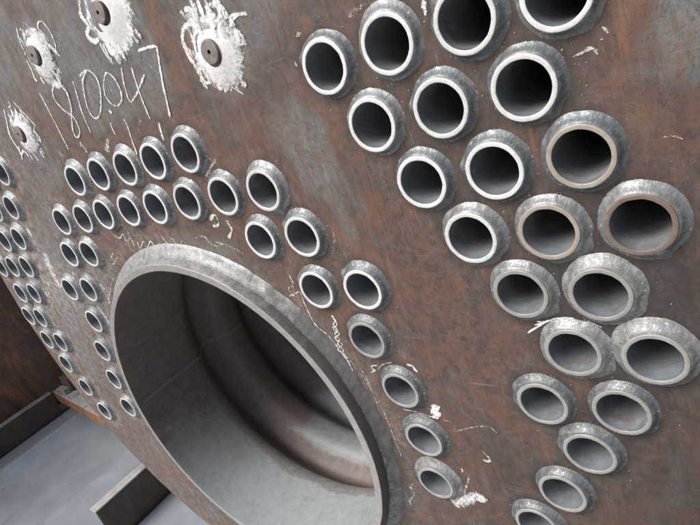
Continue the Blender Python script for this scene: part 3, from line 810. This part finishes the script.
for (x, z) in ALL:
    for _ in range(12):
        t, d = rnd.uniform(0, 6.28), 0.66 + rnd.expovariate(4.5)
        px, pz = x + d * math.cos(t), z + d * math.sin(t)
        if not in_hole(px, pz, 0.06) and math.hypot(px, pz) < 13.4:
            bead(px, pz, rnd.choice((.006, .007, .008, .010, .012, .018)))
obj('weld_spatter', mesh('weld_spatter', sv, sf, [M_WELD[1]]), boiler, kind='stuff')

# ------------------------------------------------------------------ things beside and behind
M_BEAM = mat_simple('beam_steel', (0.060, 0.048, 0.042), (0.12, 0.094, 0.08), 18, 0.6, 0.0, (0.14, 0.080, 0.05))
M_BTOP = mat_simple('beam_steel_lit', (0.27, 0.26, 0.245), (0.42, 0.41, 0.39), 25, 0.6, 0.0, (0.20, 0.145, 0.11))  # paler copy of the beam steel: light on upward faces put into the colour
M_RUST = mat_simple('fresh_rust', (0.24, 0.11, 0.05), (0.38, 0.19, 0.09), 22, 0.75, 0.0, (0.16, 0.08, 0.045))
def mat_sheet():
    k = N('galvanised_sheet')
    n1 = k.noise(4, 7, 0.65, 0.8)
    n2 = k.noise(60, 5, 0.7)
    st = k.noise(30, 4, 0.6, 0.0, (1, 1, 1), (1, 0.06, 1))
    c = k.ramp(n1, [(0.3, (0.30, 0.335, 0.365)), (0.55, (0.345, 0.38, 0.41)), (0.72, (0.385, 0.415, 0.44))])
    c = k.mix(k.ramp(st, [(0.52, 0.0), (0.70, 0.22)]), c, (0.25, 0.275, 0.30))
    c = k.mix(k.ramp(k.noise(9, 6, 0.7, 0.7, (4, 4, 1)), [(0.58, 0.0), (0.70, 0.3)]), c, (0.38, 0.38, 0.37))
    c = k.mix(k.ramp(k.noise(26, 4, 0.6, 1.5, (9, 4, 1)), [(0.68, 0.0), (0.72, 0.6)]), c, (0.14, 0.14, 0.14))
    return k.done(c, k.ramp(n1, [(0.35, 0.28), (0.65, 0.45)]), 0.3, k.bump(n1, 0.25, 0.004))


M_SHEET = mat_sheet()


def part(name, mat, parent, boxes, bevel=0.004):
    bm = bmesh.new()
    for b in boxes:
        box_bm(bm, *b)
    return obj(name, bm_mesh(name, bm, mat, bevel), parent)


def channel(name, xf, y0, y1, ztop, hgt, label):
    """rolled channel lying on the floor, web towards +X, flanges towards -X"""
    e = obj(name, None, label=label, category='beam', group='steel channels laid on the floor')
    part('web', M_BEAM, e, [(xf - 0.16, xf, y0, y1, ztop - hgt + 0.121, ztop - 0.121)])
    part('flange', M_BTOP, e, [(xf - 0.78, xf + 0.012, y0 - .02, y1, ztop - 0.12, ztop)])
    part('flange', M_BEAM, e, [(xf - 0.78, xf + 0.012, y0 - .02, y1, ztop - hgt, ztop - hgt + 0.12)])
    return e


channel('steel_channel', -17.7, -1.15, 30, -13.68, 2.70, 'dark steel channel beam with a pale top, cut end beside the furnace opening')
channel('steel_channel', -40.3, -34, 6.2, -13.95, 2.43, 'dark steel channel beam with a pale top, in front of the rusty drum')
# rusty cross member butting on the far channel
e = obj('angle_iron', None, label='rusty orange angle iron lying across between channel beam and boiler plate', category='angle iron')
a = part('upright_leg', M_RUST, e, [(0, 14, 0, 0.14, -1.2, -0.141)])
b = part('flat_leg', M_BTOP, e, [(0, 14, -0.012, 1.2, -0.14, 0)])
for o in (a, b):
    for v in o.data.vertices:
        v.co -= W(0, 0, 0)
e.location = W(-40.25, 6.35, -13.9)
e.rotation_euler = (0, 0, -0.10)
# offcut on the cross member
e = obj('steel_offcut', None, label='small dark steel offcut resting on the rusty angle iron', category='offcut')
part('plate_piece', M_BEAM, e, [(-38.6, -36.9, 6.9, 7.3, -13.75, -12.5)])
part('foot', M_BTOP, e, [(-38.9, -37.2, 6.3, 6.9, -13.85, -13.4)])
# folded sheet on the floor between the channels
sx = [(-40.0, 0.10), (-38.0, 0.10), (-36.9, 0.12), (-36.8, 0.62), (-36.6, 0.72), (-36.2, 0.72), (-36.0, 0.62), (-35.7, 0.08), (-31, 0.05), (-26.2, 0.05), (-25.8, 0.10), (-25.2, 0.55), (-24.6, 0.60), (-17.9, 0.60)]
sx2 = [(-17.5, 0.06), (-10, 0.05), (-2, 0.05), (8, 0.05)]
for prof_, lab in ((sx, 'pale blue-grey folded metal sheet on the floor between the two channels'),
                   (sx2, 'pale blue-grey flat metal sheet on the floor under the boiler')):
    vs, fs = [], []
    ys = [-34 + i * 2 for i in range(33)]
    for yy in ys:
        for (xx, hh) in prof_:
            vs.append(W(xx, yy, -FL + hh + 0.03 * mnoise.noise(Vector((xx * .15, yy * .12, 2)))))
    n = len(prof_)
    top = len(vs)
    vs += [v - Vector((0, 0, 0.002)) for v in vs]
    for i in range(len(ys) - 1):
        for j in range(n - 1):
            q = (i * n + j, i * n + j + 1, (i + 1) * n + j + 1, (i + 1) * n + j)
            fs.append(q)
            fs.append(tuple(top + w for w in q[::-1]))
    o = obj('metal_sheet', mesh('metal_sheet', vs, fs, [M_SHEET]), label=lab, category='metal sheet', group='metal sheets on the floor')
# rusty tank standing behind the far channel
def mat_tank():
    k = N('rusted_tank_side')
    n1 = k.noise(5, 7, 0.7, 0.6)
    n2 = k.noise(60, 6, 0.7)
    run = k.noise(3.2, 8, 0.72, 1.2, (0, 2, 0), (1, 1.3, 0.6))
    c = k.ramp(n1, [(0.32, (0.12, 0.078, 0.058)), (0.6, (0.19, 0.12, 0.082)), (0.75, (0.25, 0.15, 0.09))])
    c = k.mix(k.ramp(run, [(0.50, 0.0), (0.66, 0.8)]), c, (0.42, 0.20, 0.08))
    pale = k.noise(5.0, 4, 0.55, 1.6, (5, 1, 3), (1, 1.6, 0.5))
    c = k.mix(k.ramp(pale, [(0.535, 0.0), (0.55, 0.30), (0.565, 0.0)]), c, (0.36, 0.27, 0.19))
    c = k.mix(k.ramp(n2, [(0.52, 0.0), (0.7, 0.6)]), c, (0.04, 0.03, 0.026))
    return k.done(c, 0.65, 0.0, k.bump(n2, 0.4, 0.0015))


M_TANK = mat_tank()
e = obj('rusty_tank', None, label='large dark brown rusted steel tank behind the far channel beam', category='tank')
part('body', M_TANK, e, [(-75, -43.0, -40, 40, -FL + 0.05, 12)], 0.02)
for yy in (8.6, 24):
    part('stiffener', M_TANK, e, [(-43.0, -42.6, yy, yy + 0.5, -FL + 0.3, 11.5)])
